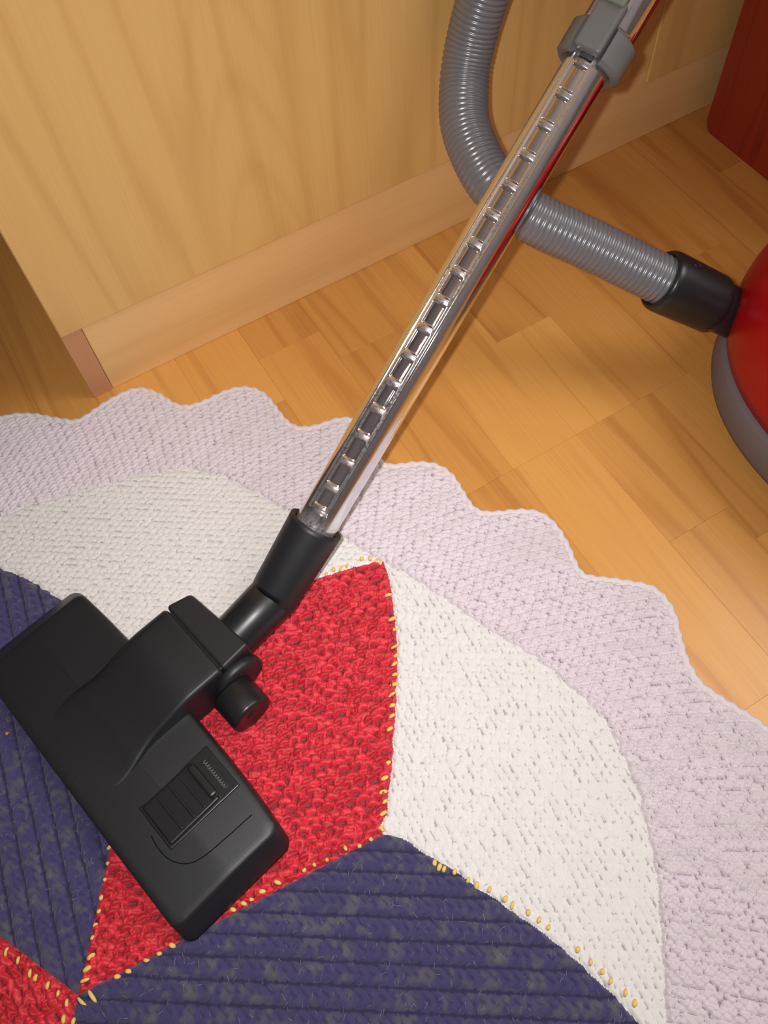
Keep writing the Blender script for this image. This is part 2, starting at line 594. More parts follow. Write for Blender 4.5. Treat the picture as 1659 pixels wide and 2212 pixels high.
FINE = 0.00085
gx = axis_lines(RC[0] - 0.56, RC[0] + 0.60, -0.285, 0.345, FINE, 0.007)
gy = axis_lines(RC[1] - 0.58, RC[1] + 0.56, -0.145, 0.655, FINE, 0.007)
GX, GY = np.meshgrid(gx, gy, indexing='ij')


def classify(X, Y):
    dx, dy = X - RC[0], Y - RC[1]
    r = np.hypot(dx, dy)
    th = np.arctan2(dy, dx)
    t2 = np.where(th < seams[0], th + 2 * np.pi, th)
    k = np.clip(np.searchsorted(seams, t2) - 1, 0, 5)
    lo, hi = seams[k], seams[k + 1]
    mid, hw = (lo + hi) / 2, (hi - lo) / 2
    mid = mid + np.where(k == 1, np.radians(1.4), 0)
    d = np.degrees(np.abs(t2 - mid) / hw * np.radians(30))
    wob = (vnoise(X * 1.0, Y * 1.0, 0.006) - 0.5) * 0.0026
    re = np.interp(d, EDGE_D, EDGE_R) + wob
    ri = in_r(th) + (vnoise(X + 3, Y, 0.007) - 0.5) * 0.004
    ro = out_r(th)
    kc = np.where(r < 0.055, np.where(k == 4, 3, np.where(k == 5, 0, k)), k)   # four petals meet at the middle
    reg = np.where(r < re, kc, 6)                      # 0..5 petals
    kw = np.floor(np.mod((t2 - (seams[0] + seams[1]) / 2), 2 * np.pi) / (np.pi / 3)).astype(int)
    reg = np.where((r >= re) & (r < ri), 10 + np.clip(kw, 0, 5), reg)
    reg = np.where((r >= re) & (r >= ri), 20, reg)
    reg = np.where(r > ro, -1, reg)
    dseam = np.minimum(np.abs(np.sin(t2 - lo)), np.abs(np.sin(hi - t2))) * r
    dedge = np.abs(r - re) * 0.72
    din = np.abs(r - ri)
    petal = r < re
    dist = np.where(petal, np.minimum(dseam, dedge), np.minimum(dedge, din))
    return reg, r, th, dist, ro, din


REG, RR, TH, DIST, RO, DIN = classify(GX, GY)


def rot(x, y, deg):
    c, s = math.cos(math.radians(deg)), math.sin(math.radians(deg))
    return x * c + y * s, -x * s + y * c


GAP = 0.16
HGT = np.zeros_like(GX)
TONE = np.zeros_like(GX)
GARTER = [(0.0, 0.0, 0.0, 0.50, 0.64, 1.0, 0.42)]


def fill(mask, fn):
    x, y = GX[mask], GY[mask]
    h, tn = fn(x, y, mask)
    HGT[mask] = h
    gap = np.clip((GAP - h / h.max()) / (GAP * 0.6), 0, 1)  # low spots between strands receive the painted shade
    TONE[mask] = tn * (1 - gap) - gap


def border_fn(x, y, mask):
    r, th = RR[mask], TH[mask]
    al = np.interp(np.degrees(th), [-40, -20, 15, 45, 75], [10, 12, 32, 38, 40])
    r0 = 0.47
    u = r - 0.3
    v = r0 * th + np.tan(np.radians(al)) * (r - r0)
    h, tn = knit(u / np.cos(np.radians(25)), v, 0.0086, 0.0044, GARTER, mirror=True, jit=0.08, var=0.35)
    tn = 0.35 * tn + 0.65 * np.clip((vnoise(v * 1.0, u * 0.25, 0.012) - 0.35) * 1.8, 0, 1)
    return h * 0.0038, tn


def white_fn(deg):
    def fn(x, y, mask):
        u, v = rot(x, y, deg)
        h, tn = knit(u, v, 0.0066, 0.0060, [(0.0, -0.22, 0.14, 0.54, 0.38, 1.0, 0.30), (0.5, 0.22, -0.14, 0.51, 0.36, 0.92, -0.25)], jit=0.10)
        return h * 0.0016, 0.5 * tn
    return fn


def red_fn(deg):
    def fn(x, y, mask):
        u, v = rot(x, y, deg)
        h, tn = knit(u, v, 0.0100, 0.0064, [(0.0, 0.05, 0.08, 0.54, 0.42, 0.95, 0.35), (0.42, -0.15, 1.35, 0.32, 0.22, 1.05, 0.0), (-0.30, 0.34, -0.25, 0.40, 0.28, 0.9, -0.2)], jit=0.24, var=0.7)
        return h * 0.0042, tn
    return fn


def navy_fn(deg, w=0.0150, hgt=0.0052):
    def fn(x, y, mask):
        u, v = rot(x, y, deg)
        h, tn = knit(u, v, 0.0078, w, [(0.0, 0.22, -0.62, 0.80, 0.172, 1.0, 0.08), (0.0, -0.22, 0.62, 0.80, 0.172, 1.0, -0.08)], shift=0.0, jit=0.06)
        rib = np.abs(np.cos(np.pi * v / w))               # valley between the ribs
        prof = np.clip(np.abs(np.sin(np.pi * v / w)), 0, 1) ** 0.75
        z = hgt * (0.45 * prof + 0.60 * h * (0.3 + 0.7 * prof)) - 0.0008
        mott = np.clip((vnoise(u, v * 0.8, 0.0042) * 0.6 + vnoise(u + 5, v, 0.011) * 0.5 - 0.50) * 2.2, 0, 1)
        z = z + (vnoise(u, v, 0.0017) - 0.5) * 0.0006
        return z, np.clip(0.7 * mott + 0.3 * tn * mott, 0, 1)
    return fn


fill(REG == 20, border_fn)
for kk, dg in zip(range(6), (-94, -35, 27, 88, 148, 206)):
    fill(REG == 10 + kk, white_fn(dg))
for kk, dg in ((0, -33), (2, 82), (4, 205)):
    fill(REG == kk, navy_fn(dg))
for kk, dg in ((1, -18), (3, 100), (5, 220)):
    fill(REG == kk, red_fn(dg))

# pull the fabric down at the seams and at the rim, let the rug undulate a little
dip = np.clip(1 - DIST / 0.0035, 0, 1)
Z = RZ + HGT * (1 - 0.75 * dip * dip) - 0.0012 * dip ** 2
Z += (vnoise(GX, GY, 0.09) - 0.5) * 0.0016
rim = np.clip((RO - RR) / 0.008, 0, 1)
Z = 0.0012 + (Z - 0.0012) * np.sqrt(np.clip(rim * (2 - rim), 0, 1))

cx_, cy_ = (gx[:-1] + gx[1:]) / 2, (gy[:-1] + gy[1:]) / 2
CX, CY = np.meshgrid(cx_, cy_, indexing='ij')
CREG = classify(CX, CY)[0]
nx, ny = len(gx), len(gy)
IDX = np.arange(nx * ny).reshape(nx, ny)
QUADS = np.stack([IDX[:-1, :-1], IDX[1:, :-1], IDX[1:, 1:], IDX[:-1, 1:]], -1)
PTS = np.stack([GX, GY, Z], -1).reshape(-1, 3)
TONE1 = TONE.reshape(-1)

rug = put(bpy.data.objects.new('rug', None))
rug.location = (RC[0], RC[1], 0.0)
tag(rug, 'round knitted patchwork rug with red and navy petals, white panels and scalloped lilac border', 'rug')


def region_mesh(name, sel, mat, label):
    q = QUADS[sel]
    if len(q) == 0:
        return
    used, inv = np.unique(q.ravel(), return_inverse=True)
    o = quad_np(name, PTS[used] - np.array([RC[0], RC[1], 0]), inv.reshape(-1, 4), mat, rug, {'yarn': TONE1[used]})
    o['label'] = label
    return o


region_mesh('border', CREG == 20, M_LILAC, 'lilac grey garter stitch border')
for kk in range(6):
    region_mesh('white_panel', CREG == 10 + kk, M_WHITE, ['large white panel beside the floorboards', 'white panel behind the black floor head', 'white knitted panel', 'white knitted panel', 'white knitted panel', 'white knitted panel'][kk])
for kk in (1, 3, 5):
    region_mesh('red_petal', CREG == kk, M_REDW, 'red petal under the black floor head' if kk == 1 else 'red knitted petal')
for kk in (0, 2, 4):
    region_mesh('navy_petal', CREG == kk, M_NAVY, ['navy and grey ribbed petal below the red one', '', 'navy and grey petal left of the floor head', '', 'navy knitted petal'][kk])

# crocheted rim along the scallops: a lumpy rope of chain stitches
M_RIM = wool('rim_yarn', (0.76, 0.69, 0.715), (0.66, 0.60, 0.61), 0.3)
th = np.linspace(0, 2 * np.pi, 9000, endpoint=False)
rr = out_r(th)
rr = np.convolve(np.concatenate([rr[-25:], rr, rr[:25]]), np.ones(41) / 41, 'same')[25:-25]
P = np.stack([rr * np.cos(th), rr * np.sin(th), np.full_like(th, 0.0040)], 1)
s = np.concatenate([[0], np.cumsum(np.linalg.norm(np.diff(P, axis=0), axis=1))])
L = s[-1]
ss = np.linspace(0, L, int(L / 0.0012), endpoint=False)
P = np.stack([np.interp(ss, s, P[:, i]) for i in range(3)], 1)
T = np.roll(P, -1, 0) - np.roll(P, 1, 0)
T /= np.linalg.norm(T, axis=1)[:, None]
B = np.stack([T[:, 1], -T[:, 0], np.zeros(len(T))], 1)
a = np.linspace(0, 2 * np.pi, 12, endpoint=False)
rad = 0.0027 + 0.00055 * np.sin(ss[:, None] * 2 * np.pi / 0.0105 + a[None, :] * 1.0)
ring = P[:, None, :] + B[:, None, :] * (np.cos(a) * rad)[:, :, None] * 1.15 + np.array([0, 0, 1.0]) * (np.sin(a) * rad)[:, :, None]
m_, n_ = len(P), 12
ids = np.arange(m_ * n_).reshape(m_, n_)
q = np.stack([ids, np.roll(ids, -1, 1), np.roll(np.roll(ids, -1, 1), -1, 0), np.roll(ids, -1, 0)], -1).reshape(-1, 4)
o = quad_np('edge_rim', ring.reshape(-1, 3), q[:, ::-1], M_RIM, rug, {'yarn': np.full(m_ * n_, 0.1)})
o['label'] = 'pale crocheted rim of the scalloped edge'

# loose mohair fibres that stand off the navy yarn
fx, fy = rng.uniform(-0.27, 0.13, 60000), rng.uniform(-0.14, 0.50, 60000)
freg = classify(fx, fy)[0]
ok = np.isin(freg, (0, 2, 4)) & np.isin(classify(fx + 0.004, fy + 0.004)[0], (0, 2, 4)) & np.isin(classify(fx - 0.004, fy - 0.004)[0], (0, 2, 4))
fx, fy = fx[ok][:1300], fy[ok][:1300]
fn_ = len(fx)
fa = rng.normal(0.9, 0.7, fn_)
fl = rng.uniform(0.0022, 0.0055, fn_)
fi, fj = np.searchsorted(gx, fx), np.searchsorted(gy, fy)
fz = Z[fi, fj]
dirx, diry = np.cos(fa), np.sin(fa)
bend = rng.normal(0, 0.25, fn_)
VV, FF = [], []
for k in range(3):
    t = (k - 1) * 0.5
    px = fx + dirx * fl * t - diry * fl * bend * (0.25 - t * t)
    py = fy + diry * fl * t + dirx * fl * bend * (0.25 - t * t)
    pz = fz + 0.0006 + 0.0007 * (1 - 4 * t * t)
    for sgn in (-1, 1):
        VV.append(np.stack([px - RC[0] - diry * 0.00010 * sgn, py - RC[1] + dirx * 0.00010 * sgn, pz], 1))
VV = np.stack(VV, 1).reshape(-1, 3)
b6 = np.arange(fn_)[:, None] * 6
FF = np.concatenate([b6 + np.array([[0, 1, 3, 2]]), b6 + np.array([[2, 3, 5, 4]])])
o = quad_np('fuzz', VV, FF, wool('pale_mohair_fibre', (0.13, 0.13, 0.17), (0.30, 0.30, 0.32), 0.2), rug, {'yarn': np.repeat(rng.random(fn_), 6)})
o['kind'] = 'stuff'
o['label'] = 'pale loose fibres on the navy yarn'

# yellow whip stitches along the seams
STITCH = [(0.1268, 0.2734, -5.0, 0.0056), (0.1185, 0.2524, -5.0, 0.0056), (0.1147, 0.2436, -5.0, 0.0055), (0.1078, 0.2304, -6.0, 0.0055), (0.1051, 0.2234, -6.0, 0.0054), (0.0994, 0.2173, -6.0, 0.0054), (0.0951, 0.2094, -6.0, 0.0054), (0.0898, 0.2023, -6.0, 0.0053), (0.0842, 0.1964, -6.0, 0.0053), (0.0793, 0.1882, -6.0, 0.0052), (0.0749, 0.1809, -6.0, 0.0052), (0.0678, 0.1724, -6.0, 0.0052), (0.0529, 0.1506, -7.0, 0.0051), (0.0446, 0.1416, -7.0, 0.005), (0.0384, 0.1334, -7.0, 0.005), (0.036, 0.1266, -7.0, 0.0049), (0.0305, 0.12, -7.0, 0.0049), (0.0233, 0.112, -7.0, 0.0049), (0.0907, 0.3195, 42.0, 0.0039), (0.0984, 0.3202, 42.0, 0.0039), (0.1043, 0.3174, 42.0, 0.004), (0.1105, 0.3171, 42.0, 0.004), (0.1247, 0.3157, 42.0, 0.004), (0.1314, 0.3125, 41.0, 0.004), (0.1348, 0.3074, 41.0, 0.004), (0.1369, 0.3037, 41.0, 0.004), (0.0449, 0.0695, 42.0, 0.0042), (0.0464, 0.0652, 42.0, 0.0042), (0.0487, 0.0624, 41.0, 0.0042), (0.0545, 0.0569, 41.0, 0.0042), (0.0599, 0.0469, 41.0, 0.0042), (0.0632, 0.0407, 40.0, 0.0041), (0.0696, 0.0336, 40.0, 0.0041), (0.0758, 0.0224, 40.0, 0.0041), (0.0777, 0.0163, 39.0, 0.0041), (0.0849, 0.0063, 39.0, 0.0041), (0.0886, -0.0015, 38.0, 0.004), (0.0916, -0.0089, 38.0, 0.004), (0.101, -0.0311, 37.0, 0.0039), (0.1038, -0.042, 37.0, 0.0039), (0.1071, -0.0508, 36.0, 0.0039), (0.1085, -0.0584, 36.0, 0.0039), (0.1128, -0.0692, 36.0, 0.0038), (0.1143, -0.0775, 35.0, 0.0038), (0.0237, 0.1105, -79.0, 0.0031), (0.0127, 0.1088, -79.0, 0.0031), (0.003, 0.109, -79.0, 0.0031), (-0.0069, 0.1127, -78.0, 0.0031), (-0.0229, 0.1131, -78.0, 0.0031), (-0.0326, 0.1149, -78.0, 0.0031), (-0.0409, 0.1154, -77.0, 0.0031), (-0.0618, 0.1179, -40.0, 0.0042), (-0.0746, 0.1186, -40.0, 0.0042), (-0.0845, 0.1183, -40.0, 0.0042), (-0.09, 0.1184, -40.0, 0.0041), (-0.0987, 0.1189, -40.0, 0.0041), (-0.1471, 0.1205, -40.0, 0.0041), (-0.1577, 0.1206, -40.0, 0.0041), (-0.167, 0.1211, -39.0, 0.0041), (-0.1809, 0.1214, -39.0, 0.0041), (-0.1897, 0.1227, -39.0, 0.0041), (-0.2101, 0.1321, -4.0, 0.0061), (-0.2059, 0.1379, -4.0, 0.0061), (-0.2009, 0.1442, -4.0, 0.0062), (-0.1953, 0.155, 27.0, 0.0029), (-0.1906, 0.1619, 27.0, 0.003), (-0.1848, 0.1691, 27.0, 0.003), (-0.1797, 0.1769, 28.0, 0.003), (-0.1726, 0.1871, 28.0, 0.0031), (-0.1671, 0.1973, 28.0, 0.0031), (-0.1612, 0.2067, 28.0, 0.0032), (-0.2531, 0.1791, -120.0, 0.0047), (-0.2476, 0.1693, -120.0, 0.0047), (-0.2427, 0.1567, -121.0, 0.0046), (-0.24, 0.1518, -121.0, 0.0046), (-0.2342, 0.1428, -122.0, 0.0045), (-0.2298, 0.1338, -122.0, 0.0045), (-0.2266, 0.1252, -122.0, 0.0045), (-0.2319, 0.1172, -122.0, 0.0044), (-0.2271, 0.1126, -123.0, 0.0044), (-0.2174, 0.1206, -76.0, 0.0078), (-0.2095, 0.1203, -76.0, 0.0078)]
ts = np.linspace(-1, 1, 7)
P = np.stack([ts * 0.5, 0 * ts, 0.28 * (1 - ts ** 2) - 0.1], 1)
V, F = loft(sweep(P, 0.21 * np.sqrt(np.clip(1.06 - ts ** 2 * 0.8, 0.1, 1)), 8))
st0 = mesh_obj('seam_stitch', V, F, M_YELLOW, rug, smooth=True)
first = True
for x, y, ang, ln in STITCH:
    o = st0 if first else put(bpy.data.objects.new('seam_stitch', st0.data), rug)
    first = False
    i, j = np.searchsorted(gx, x), np.searchsorted(gy, y)
    zz = float(np.median(Z[max(0, i - 3):i + 4, max(0, j - 3):j + 4]))
    L_ = ln * random.uniform(0.95, 1.35)
    w_ = 0.0076 * random.uniform(0.75, 1.1)
    o.scale = (L_, w_, 0.005)
    o.location = (x - RC[0], y - RC[1], zz + 0.0006)
    o.rotation_euler = (0, 0, math.radians(ang + random.uniform(-12, 12)))

# ------------------------------------------------------------------ vacuum cleaner
vac = put(bpy.data.objects.new('vacuum_cleaner', None))
tag(vac, 'red canister vacuum cleaner with grey hose, chrome tube and black floor head on the rug', 'vacuum cleaner')

# --- canister (mostly outside the frame)
VC = np.array([0.636, 0.172])


def sup(a, b, e, ang=0.0, n=96, c=VC):
    t = np.linspace(0, 2 * np.pi, n, endpoint=False)
    x = a * np.sign(np.cos(t)) * np.abs(np.cos(t)) ** (2 / e)
    y = b * np.sign(np.sin(t)) * np.abs(np.sin(t)) ** (2 / e)
    ca, sa = math.cos(ang), math.sin(ang)
    return np.stack([c[0] + x * ca - y * sa, c[1] + x * sa + y * ca], 1)


def ring_at(a, b, e, z):
    p = sup(a, b, e, 0.0)
    return np.column_stack([p, np.full(len(p), z)])


A_, B_ = 0.172, 0.184
rings = [ring_at(A_ - 0.012, B_ - 0.012, 2.3, 0.012), ring_at(A_ - 0.002, B_ - 0.002, 2.3, 0.018), ring_at(A_, B_, 2.3, 0.026),
         ring_at(A_, B_, 2.3, 0.056), ring_at(A_ - 0.002, B_ - 0.002, 2.3, 0.060), ring_at(A_ - 0.01, B_ - 0.01, 2.3, 0.061)]
V, F = loft(rings)
o = mesh_obj('bumper', V, F, M_BUMP, vac, True)
smooth_caps(o)
o['label'] = 'grey bumper band around the canister'
rings = [ring_at(A_ - 0.014, B_ - 0.014, 2.3, 0.0615)]
for k in range(0, 15):
    q = k / 14 * math.pi / 2
    f = math.cos(q) ** 0.60
    g = 0.007 * math.sin(min(1.0, q / 0.9) * math.pi) if q < 0.9 else 0.0
    rings.append(ring_at((A_ - 0.003) * max(f, 0.04) + g, (B_ - 0.003) * max(f, 0.04) + g, 2.3, 0.064 + 0.140 * math.sin(q)))
V, F = loft(rings)
o = mesh_obj('canister_hood', V, F, M_HOOD, vac, True)
o['label'] = 'glossy red canister hood'
for sx, sy in ((0.08, 0.09), (0.09, -0.10), (-0.10, 0.05), (-0.10, -0.05)):
    P = np.array([[VC[0] + sx - 0.012, VC[1] + sy, 0.014], [VC[0] + sx + 0.012, VC[1] + sy, 0.014]])
    sweep_obj('wheel', np.linspace(P[0], P[1], 4), 0.0138, M_BLACK2, vac, 20)

# --- hose
HPTS = [[0.5167, 0.3176, 0.0848], [0.4806, 0.344, 0.1087], [0.4626, 0.3576, 0.1204], [0.4179, 0.4044, 0.1467], [0.3781, 0.441, 0.1704], [0.3645, 0.4673, 0.1825], [0.3629, 0.497, 0.1912], [0.3711, 0.5352, 0.2043], [0.3872, 0.5621, 0.2215], [0.3991, 0.573, 0.2446], [0.4107, 0.5745, 0.279],
        [0.428, 0.570, 0.330], [0.46, 0.560, 0.395], [0.52, 0.545, 0.455], [0.60, 0.525, 0.490], [0.68, 0.515, 0.495]]
PITCH = 0.0047
HP = np.array(HPTS)[2:]
HP[0] = HP[0] + (HP[0] - HP[1]) * 0.25
P, ss = catmull(HP, PITCH / 6)
ph = ss / PITCH
rad = 0.0199 + 0.0016 * np.sqrt(np.abs(np.sin(np.pi * ph)))
V, F = loft(sweep(P, rad, 40))
o = mesh_obj('hose', V, F, M_HOSE, vac, True)
o['label'] = 'silver grey ribbed suction hose'

# --- black cuff between hose and canister
D0 = np.array(HPTS[2])
D1 = np.array(HPTS[0])
ax = (D1 - D0) / np.linalg.norm(D1 - D0)
LL = np.linalg.norm(D1 - D0)


def along(p, d, prof, n=48):
    d = np.asarray(d, float)
    u = np.cross(d, [0.0, 0.0, 1.0])
    u /= np.linalg.norm(u)
    w = np.cross(d, u)
    a = np.linspace(0, 2 * np.pi, n, endpoint=False)
    c = np.cos(a)[:, None] * u + np.sin(a)[:, None] * w
    return loft([np.asarray(p) + d * s + c * r for s, r in prof])


prof = [(0.001, 0.0205), (-0.0030, 0.0236), (-0.0030, 0.0250), (0.0, 0.0268), (0.004, 0.0274), (0.03, 0.0268), (0.052, 0.0262), (0.0555, 0.0262), (0.058, 0.0252), (0.0588, 0.0232), (0.0600, 0.0226), (0.0625, 0.0224), (0.11, 0.0222)]
V, F = along(D0, ax, prof)
o = mesh_obj('hose_cuff', V, F, M_BLACK2, vac, True)
o['label'] = 'black cuff joining hose to canister'
# small moulded arrow ring mark on the cuff
up = np.array([-0.30, -0.10, 0.95])
up -= ax * (up @ ax)
up /= np.linalg.norm(up)
sd = np.cross(ax, up)
mk = []
for k in range(25):
    t = 2 * math.pi * k / 24
    uu, vv = 0.004 * math.cos(t), 0.0026 * math.sin(t)
    an = 0.42 + vv / 0.0272
    mk.append(D0 + ax * (0.016 + uu) + (up * math.cos(an) - sd * math.sin(an)) * 0.0272)
o = sweep_obj('moulded_mark', np.array(mk), 0.00045, M_BLACK2, vac, 6)

# --- chrome telescopic tube
SC = 0.97
camv = np.array(CAM)


def sc_(p):
    return camv + (np.array(p) - camv) * SC


T1 = sc_((0.1270, 0.3477, 0.0837))
T0 = sc_((0.4163, 0.4486, 0.2841))
TD = (T0 - T1) / np.linalg.norm(T0 - T1)
TN = np.array([-0.4702, -0.3002, 0.8299])
TN -= TD * (TN @ TD)
TN /= np.linalg.norm(TN)
TW = np.cross(TD, TN)
s_lo, s_hi = -0.048, 0.400
PT = np.linalg.norm(T0 - T1) / 15.0
R_T = 0.0175
ns = int((s_hi - s_lo) / 0.0008)
S_ = np.linspace(s_lo, s_hi, ns)
hf = np.linspace(-0.72, 0.72, 88)
rest = np.linspace(0.72, 2 * np.pi - 0.72, 44)[1:-1]
ANG = np.concatenate([hf, rest])
SS, AA = np.meshgrid(S_, ANG, indexing='ij')


def sstep(x, a, b):
    t = np.clip((x - a) / (b - a), 0, 1)
    return t * t * (3 - 2 * t)


wv = AA * R_T                                          # arc distance from the notch row
chan = sstep(-np.abs(wv), -0.0104, -0.0090) * sstep(SS, -0.024, -0.019)
fr_ = (SS / PT) - np.floor(SS / PT)                    # bars sit at whole multiples
dl = np.minimum(fr_, 1 - fr_) * PT
pocket = sstep(dl, 0.0022, 0.0036) * sstep(-np.abs(wv), -0.0066, -0.0054) * sstep(SS, -0.018, -0.016)
barh = sstep(-dl, -0.0022, -0.0008) * sstep(-np.abs(wv), -0.0072, -0.0058) * sstep(SS, -0.006, -0.004)
rad = R_T - 0.0012 * chan - 0.0016 * pocket + 0.00015 * barh
PTS_T = np.stack([np.sin(AA) * rad, SS, np.cos(AA) * rad], -1)      # in the tube's own frame: x across, y along, z out of the notches
grime = 0.85 * barh + 0.25 * (chan - pocket).clip(0, 1) + sstep(-SS, 0.020, 0.044) * 0.9
T_MAT = Matrix([[TW[i], TD[i], TN[i], T1[i]] for i in range(3)] + [[0, 0, 0, 1]])
na = len(ANG)
ids = np.arange(ns * na).reshape(ns, na)
q = np.stack([ids[:-1], ids[1:], np.roll(ids, -1, 1)[1:], np.roll(ids, -1, 1)[:-1]], -1).reshape(-1, 4)
o = quad_np('inner_tube', PTS_T.reshape(-1, 3), q, M_CHROME, vac, {'grime': grime.reshape(-1)})
o.matrix_local = T_MAT
o['label'] = 'lower chrome tube with a row of stamped notches'
cap = T1 + TD * s_hi
prof = [(0.0, 0.0174), (0.0, 0.0206), (0.002, 0.0208), (0.24, 0.0208), (0.242, 0.0200), (0.242, 0.0174)]
V, F = along((0.0, 0.384, 0.0), (0.0, 1.0, 0.0), prof, 64)
outer = mesh_obj('outer_tube', V, F, M_CHROME, vac, True)
outer.matrix_local = T_MAT
outer['label'] = 'wider upper chrome tube'

# latch collar round the joint of the two tubes
cs = T1 + TD * 0.366


def tube_shell(a0, a1, r0, r1, s0, s1, bev=0.0015, na=40):
    """part of a ring between angles, in the tube's own frame, with rounded ends"""
    A = np.linspace(a0, a1, na)
    sec = [(s0 + bev, r0), (s1 - bev, r0), (s1, r0 + bev), (s1, r1 - bev), (s1 - bev, r1), (s0 + bev, r1), (s0, r1 - bev), (s0, r0 + bev)]
    rings = [np.array([T1 + TD * s + (TN * math.cos(t) + TW * math.sin(t)) * r for s, r in sec]) for t in A]
    return loft(rings)


V, F = tube_shell(0.52, 2 * math.pi - 0.52, 0.0178, 0.0256, 0.3575, 0.3835, 0.0026)
collar = mesh_obj('latch_collar', V, F, M_GREY, vac, False)
collar['label'] = 'grey plastic latch collar'


def tube_box(u0, u1, s0, s1, h0, h1, bev):
    bm = box_bm((u0, s0, h0), (u1, s1, h1), bev, 3)
    for v in bm.verts:
        c = T1 + TW * v.co.x + TD * v.co.y + TN * v.co.z
        v.co = Vector(c)
    return bm


def parented(o, p):
    o.parent = p
    return o


bm_obj('latch_housing', tube_box(-0.0105, 0.0105, 0.3610, 0.3980, 0.0165, 0.0262, 0.0025), M_GREY, collar)
o = bm_obj('slide_button', tube_box(-0.0092, 0.0092, 0.3930, 0.4420, 0.0200, 0.0290, 0.002), M_GREEN, collar)
o['label'] = 'grey green slide button'

# curved handle at the top of the tube (out of frame), the hose ends in it
hs = T1 + TD * 0.610
hp, _ = catmull([hs, hs + TD * 0.05, hs + TD * 0.085 + np.array([0, -0.006, -0.006]), np.array([0.690, 0.513, 0.497])], 0.006)
sweep_obj('handle_grip', hp, 0.0235, M_BLACK2, vac, 28)

# --- floor head
HO = np.array([-0.1050, 0.2700, 0.0])
E1 = np.array([0.2212, -0.9752, 0.0])
E1 /= np.linalg.norm(E1)
E2 = np.array([-E1[1], E1[0], 0.0])


def hw_(x, y, z):
    return HO + E1 * x + E2 * y + np.array([0, 0, 1.0]) * z


def head_rings(rings):
    return [np.array([hw_(*p) for p in r]) for r in rings]


ZB = 0.0108                                             # top of the rug under the head


def shell_rings():
    out = []
    # (inset at ends, inset front/back, height fraction)
    steps = [(0.003, 0.002, 0.0), (0.0, 0.0, 0.05), (0.0012, 0.0002, 0.22), (0.0105, 0.0012, 0.91), (0.0113, 0.0022, 0.96), (0.0126, 0.0042, 0.988), (0.015, 0.0070, 1.0), (0.018, 0.010, 1.0), (0.03, 0.02, 1.0), (0.05, 0.032, 1.0), (0.07, 0.042, 1.0), (0.095, 0.048, 1.0), (0.126, 0.0515, 1.0)]
    for ie, ib, hf in steps:
        hx, hy = 0.1470 - ie, 0.0530 - ib
        p0 = rrect(hx, hy, min(0.0085, hy - 0.0005), 10)
        p = []
        for i, (a, b) in enumerate(zip(p0, np.roll(p0, -1, 0))):
            k = (24 if i in (10, 32) else 8) if i % 11 == 10 else 1
            p += [a + (b - a) * t / k for t in range(k)]
        r = []
        for x, y in p:
            yy = y - 0.0120
            if x < 0:                                   # the far end slopes more gently
                x = x - min(ie, 0.0113) * 0.75 * (abs(x) / hx) ** 4 * -1.0
            if y > 0:                                   # back edge bows towards the middle
                yy -= 0.007 * (abs(x) / 0.147) ** 3
            zt = 0.0400 - 0.0045 * (abs(x) / 0.147) ** 2 - 0.0050 * max(0.0, -y / 0.053)
            z = ZB + (zt - ZB) * hf
            r.append((x, yy, z))
        out.append(r)
    return head_rings(out)


V, F = loft(shell_rings())
head = mesh_obj('floor_head', V, F, M_BLACK, vac, True)
head['label'] = 'wide black plastic floor head'


def hump_mesh():
    rings = []
    Ys = np.concatenate([np.linspace(-0.057, 0.0745, 58), 0.0745 + 0.0035 * np.sin(np.linspace(0.2, 1, 6) * math.pi / 2)])
    for Y in Ys:
        e = max(0.0, (Y - 0.0745) / 0.0035)
        ins = 0.0035 * (1 - math.sqrt(max(0.0, 1 - e * e)))
        fl = float(sstep(np.array(-Y), -0.010, 0.034))
        x0, x1 = -0.0555 - 0.008 * fl + ins, 0.0215 + 0.008 * fl - ins
        zh = 0.0400 - 0.0050 * max(0.0, -(Y + 0.012) / 0.053)
        g = min(1.0, max(0.0, (Y + 0.056) / 0.104))
        zt = zh - 0.0003 + 0.0203 * g ** 3 * (2.3 - 1.3 * g * g) - ins
        r = 0.0110
        zb = 0.016
        p = [(x0 - 0.002, zb), (x0 - 0.001, zb + (zt - r - zb) * 0.5), (x0, zt - r)]
        p += [(x0 + r - r * math.cos(t), zt - r + r * math.sin(t)) for t in np.linspace(0.2, math.pi / 2, 7)]
        p += [(x0 + r + (x1 - x0 - r - 0.0045) * t, zt + 0.0006 * math.sin(math.pi * t)) for t in np.linspace(0.12, 0.95, 7)]
        r2 = 0.0038
        p += [(x1 - r2 + r2 * math.sin(t), zt - r2 + r2 * math.cos(t)) for t in np.linspace(0.0, math.pi / 2, 6)]
        p += [(x1 + 0.001, zb + (zt - r - zb) * 0.5), (x1 + 0.002, zb)]
        rings.append(np.array([hw_(x, Y, z - 0.0045 * (x / 0.147) ** 2 * (1 - g)) for x, z in p]))
    return loft(rings, False, True, False)


V, F = hump_mesh()
o = mesh_obj('neck_housing', V, F, M_BLACK, head, True)
smooth_caps(o)
o['label'] = 'raised middle housing of the floor head'


def head_box(name, lo, hi, bev, mat=M_BLACK, parent=head, taper=None, seg=3, smooth=False):
    bm = box_bm(lo, hi, bev, seg)
    for v in bm.verts:
        x, y, z = v.co
        if taper:
            x, y, z = taper(x, y, z)
        v.co = Vector(hw_(x, y, z))
    return bm_obj(name, bm, mat, parent, smooth)


# swivel block behind the seam
head_box('swivel_block', (-0.0525, 0.0784, 0.0160), (0.0215, 0.1060, 0.0605), 0.003,
         taper=lambda x, y, z: (x * (1 - 0.10 * max(0, (y - 0.09) / 0.017)), y - (0.006 if x < -0.02 and y > 0.1 else 0), z))
head_box('swivel_pin', (-0.046, 0.0765, 0.022), (0.0198, 0.0805, 0.0590), 0.0008, M_BLACK2)

